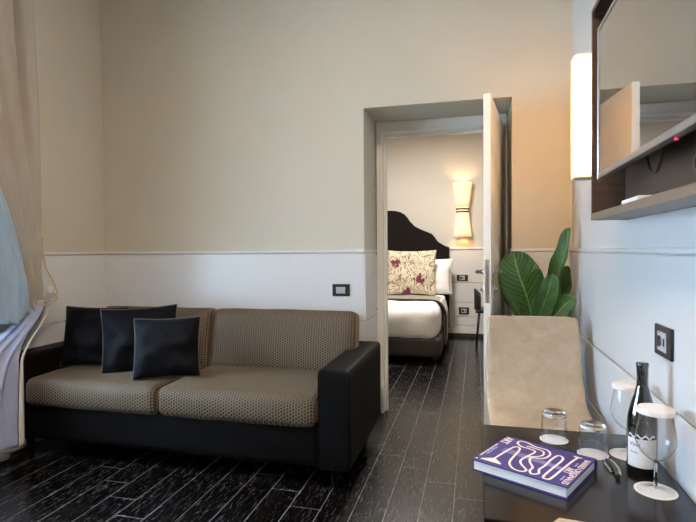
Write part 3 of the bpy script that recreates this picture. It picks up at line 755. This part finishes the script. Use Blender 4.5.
hk=thing('curtain_hook','small brass tieback hook on the left wall above the panelling','hook',(XL,2.713,1.31))
bm=bmesh.new(); lathe(bm,[(0,0),(.014,0),(.012,.004),(0,.006)],18); bmesh.ops.rotate(bm,verts=bm.verts,matrix=Matrix.Rotation(R(90),3,'Y')); obj('hook_plate',bm,'brass',hk,True)
bm=bmesh.new(); tube(bm,spline([(.004,0,0),(.022,0,-.006),(.030,0,-.002),(.032,0,.014)],5),.0035,8); obj('hook_arm',bm,'brass',hk,True)
# sheer behind
sh=bmesh.new(); grid(sh,lambda u,v:Vector((-2.70+.012*math.sin(u*60),2.40-1.5*u,3.15*(1-v)+.035*v)),160,6)
o=obj('sheer_curtain',sh,'sheet',None,True,recalc=False); tag(o,'white sheer curtain hem hanging behind the tied curtain','curtain'); solid(o,.002)
bpy.data.objects.remove(o)
bm=bmesh.new(); grid(bm,lambda u,v:Vector((-2.675+.008*math.sin(u*25),2.385-.42*u,.62*(1-v)+.015*v)),40,6)
o=obj('sheer_curtain',bm,'sheet',None,True,recalc=False); tag(o,'white inner curtain whose hem reaches the floor below the tied curtain','curtain'); solid(o,.002)

# ------------------------------------------------------------------ bedroom
BX=-1.18
bed=thing('bed','double bed with white duvet, taupe band and dark upholstered base in the bedroom','bed',(BX,6.25,0))
def bd(n,bm,m,loc,s=True): o=obj(n,bm,m,bed,s); o.location=Vector(loc)-Vector((BX,6.25,0)); return o
bd('bed_base',soft(.82,.88,.105,.015,20,20,4),'bedbase',(BX,6.27,.185))
for sx in (-.74,.74):
    for y in (5.5,7.0): bm=bmesh.new(); lathe(bm,[(0,0),(.02,0),(.025,.08),(0,.08)],14); bd('leg',bm,'darkmetal',(BX+sx,y,0))
bd('mattress',soft(.80,.84,.13,.06,20,20,6),'sheet',(BX,6.29,.415))
bd('duvet',soft(.785,.30,.185,.10,40,20,14,(.02,.03,.012),.012,3),'sheet',(BX,5.665,.440))
bd('duvet_fold',soft(.80,.42,.05,.045,30,16,4,(0,0,.01),.006,6),'sheet',(BX,6.40,.575))
# taupe band draped across and down both sides
def band(y0,y1,grow,zt=.630,zb=.12):
    pts=[(-.835-grow,zb),(-.842-grow,.35),(-.835-grow,.50),(-.79-grow,zt-.035),(-.70,zt+grow)]+[(x,zt+.004+grow) for x in (-.4,-.1,.1,.4)]+[(.70,zt+grow),(.79+grow,zt-.035),(.835+grow,.50),(.842+grow,.35),(.835+grow,zb)]
    P=spline([(a,0,b_) for a,b_ in pts],6); n=len(P)-1
    bm=bmesh.new(); grid(bm,lambda u,v:Vector((P[int(round(u*n))].x,y0+(y1-y0)*v,P[int(round(u*n))].z)),n,3); return bm
o=bd('taupe_band',band(5.90,6.45,.0),'taupe',(BX,0,0)); solid(o,.016)
o=bd('black_band_border',band(5.862,5.905,.008),'black_fab',(BX,0,0)); solid(o,.022)
half=[(0,1.782),(.07,1.779),(.148,1.762),(.205,1.73),(.251,1.679),(.30,1.60),(.347,1.548),(.42,1.508),(.506,1.483),(.587,1.450),(.63,1.40),(.668,1.345),(.70,1.305),(.732,1.286),(.79,1.270),(.828,1.262)]
poly=[(BX+a,z) for a,z in half]+[(BX+.828,.14)]+[(BX-.828,.14)]+[(BX-a,z) for a,z in half[::-1][:-1]]
bm=bmesh.new(); prism(bm,poly,7.10,7.186); bmesh.ops.bevel(bm,geom=[e for e in bm.edges if abs(e.verts[0].co.y-7.10)<1e-4 and abs(e.verts[1].co.y-7.10)<1e-4],offset=.012,segments=3,affect='EDGES')
hb=obj('headboard',bm,'headb',bed); hb.location=(-BX,-6.25,0); auto(hb,35)
cushion('decorative_pillow','scroll',.66,.60,.16,(-.822,6.64,.930),0,-14,'cream pillow printed with scrolls and burgundy flowers on the bed','pillow',None,None,3)
cushion('bed_pillow','sheet',.74,.50,.19,(-.66,6.955,.86),-3,-13,'white pillow leaning on the headboard behind the printed pillow','pillow','white pillows on the bed',None,12)
cushion('bed_pillow','sheet',.56,.42,.14,(-.60,6.78,.835),6,-20,'smaller white pillow in front, right beside the printed pillow','pillow','white pillows on the bed',None,16)
cushion('bed_pillow','sheet',.66,.46,.18,(-1.62,6.955,.83),2,-13,'white pillow on the far left of the bed','pillow','white pillows on the bed',None,21)
# hourglass sconce
hs=thing('pleated_wall_lamp','hourglass wall lamp with two lit pleated shades above the bedside socket','lamp',(-.168,YH-.105,1.395))
def cone(z0,r0,z1,r1):
    bm=bmesh.new(); n=96
    def fn(u,v):
        a=u*2*PI; r=(r0+(r1-r0)*v)*(1+.035*math.cos(a*22)); return Vector((r*math.cos(a),r*.62*math.sin(a),z0+(z1-z0)*v))
    grid(bm,fn,n*2,4); bmesh.ops.remove_doubles(bm,verts=bm.verts,dist=1e-6); return bm
for z0,r0,z1,r1 in ((.41,.082,.755,.128),(.005,.118,.335,.080)):
    o=obj('lamp_shade',cone(z0,r0,z1,r1),'shade',hs,True,recalc=False); solid(o,.002)
for z,r in ((.335,.084),(.375,.084),(.752,.129),(.0,.119)):
    bm=bmesh.new(); lathe(bm,[(r,0),(r+.003,.0),(r+.003,.010 if r>.1 else .018),(r,.010 if r>.1 else .018)],48,(0,0,z),1,.62,caps=False)
    obj('trim_band',bm,'headb' if r<.1 else 'hem',hs,True)
bm=bmesh.new(); lathe(bm,[(0,.35),(.076,.35),(.076,.41),(0,.41)],32,sx=1,sy=.6,caps=False); obj('lamp_collar',bm,'shade',hs,True)
bm=bmesh.new(); box(bm,-.03,.03,.03,.104,.35,.41,.004,1); obj('wall_mount',bm,'steel',hs)
# bedroom chair
bc=thing('bedroom_chair','dark slim chair partly hidden behind the open door in the bedroom','chair',(.20,6.62,0),R(90))
bm=bmesh.new(); grid(bm,lambda u,v:Vector((.22*math.sin(R(-75+150*u)),.19-.06*v*0+.10*math.cos(R(-75+150*u))-.08,.47+.26*v*(.55+.45*math.cos(R(-75+150*u))))),20,6); o=obj('backrest',bm,'darkmetal',bc,True); solid(o,.012)
bm=soft(.21,.20,.022,.02,10,10,3); bmesh.ops.translate(bm,verts=bm.verts,vec=(0,0,.455)); obj('seat',bm,'darkmetal',bc,True)
for sx in (-1,1):
    for sy in (-1,1):
        bm=bmesh.new(); tube(bm,[(sx*.17,sy*.15,.45),(sx*.20,sy*.19,0)],[.014,.010],10); obj('leg',bm,'darkmetal',bc,True)

# ------------------------------------------------------------------ added ceiling fill lamps, out of view
def ceil_fill(loc,label,power,size,col):
    e=thing('ceiling_fill_lamp',label,'lamp',loc)
    bm=bmesh.new(); lathe(bm,[(0,0),(.24,0),(.26,-.02),(.26,-.05),(.245,-.05)],40,caps=False); obj('fill_rim',bm,'steel',e,True)
    bm=bmesh.new(); lathe(bm,[(0,-.055),(.12,-.053),(.243,-.045)],40,caps=False); obj('fill_diffuser',bm,'fill_glow',e,True)
    ld=bpy.data.lights.new('ceiling_fill_light','AREA'); ld.shape='DISK'; ld.size=size; ld.energy=power; ld.color=col
    lo=bpy.data.objects.new('ceiling_fill_light',ld); COL.objects.link(lo); lo.location=Vector(loc)-Vector((0,0,.07))
ceil_fill((-.5,.6,ZC),'added unseen round fill lamp on the sitting room ceiling',48,.5,(1,.80,.60))
ceil_fill((-.6,5.4,2.9),'added unseen round fill lamp on the bedroom ceiling',54,.5,(1,.93,.87))
def point(loc,e,r,col):
    ld=bpy.data.lights.new('lamp_light','POINT'); ld.energy=e; ld.shadow_soft_size=r; ld.color=col
    lo=bpy.data.objects.new('lamp_light',ld); COL.objects.link(lo); lo.location=loc
point((-.168,YH-.105,1.395+.66),2.2,.03,(1,.66,.36)); point((-.168,YH-.105,1.395+.10),1.8,.03,(1,.66,.36))
# daylight outside the window
ld=bpy.data.lights.new('window_daylight','AREA'); ld.shape='RECTANGLE'; ld.size=1.6; ld.size_y=2.8; ld.energy=390; ld.color=(.50,.73,1)
lo=bpy.data.objects.new('window_daylight',ld); COL.objects.link(lo); lo.location=(XL-.45,(WY0+WY1)/2,(WZ0+WZ1)/2); lo.rotation_euler=(0,R(-90),0)

w=bpy.data.worlds.new('sky'); sc.world=w; w.use_nodes=True
bg=w.node_tree.nodes['Background']; sky=w.node_tree.nodes.new('ShaderNodeTexSky'); sky.sky_type='NISHITA'; sky.sun_disc=False; sky.sun_elevation=R(35)
w.node_tree.links.new(sky.outputs[0],bg.inputs[0]); bg.inputs[1].default_value=.25

# ------------------------------------------------------------------ camera
cd=bpy.data.cameras.new('camera'); co=bpy.data.objects.new('camera',cd); COL.objects.link(co)
cd.sensor_fit='HORIZONTAL'; cd.sensor_width=36; cd.lens=36*505/696; cd.clip_start=.05
yaw,pit,rol=R(14.15),R(1.25),R(-.45)
fwd=Vector((-math.sin(yaw)*math.cos(pit),math.cos(yaw)*math.cos(pit),-math.sin(pit)))
rt=Vector((math.cos(yaw),math.sin(yaw),0)); up=rt.cross(fwd)
r2=rt*math.cos(rol)+up*math.sin(rol); u2=-rt*math.sin(rol)+up*math.cos(rol)
co.matrix_world=Matrix.Translation((0,0,1.23))@Matrix((r2,u2,-fwd)).transposed().to_4x4()
sc.camera=co
sc.view_settings.view_transform='Standard'; sc.view_settings.look='None'; sc.view_settings.gamma=1; sc.view_settings.exposure=.68
sc.view_settings.use_curve_mapping=False
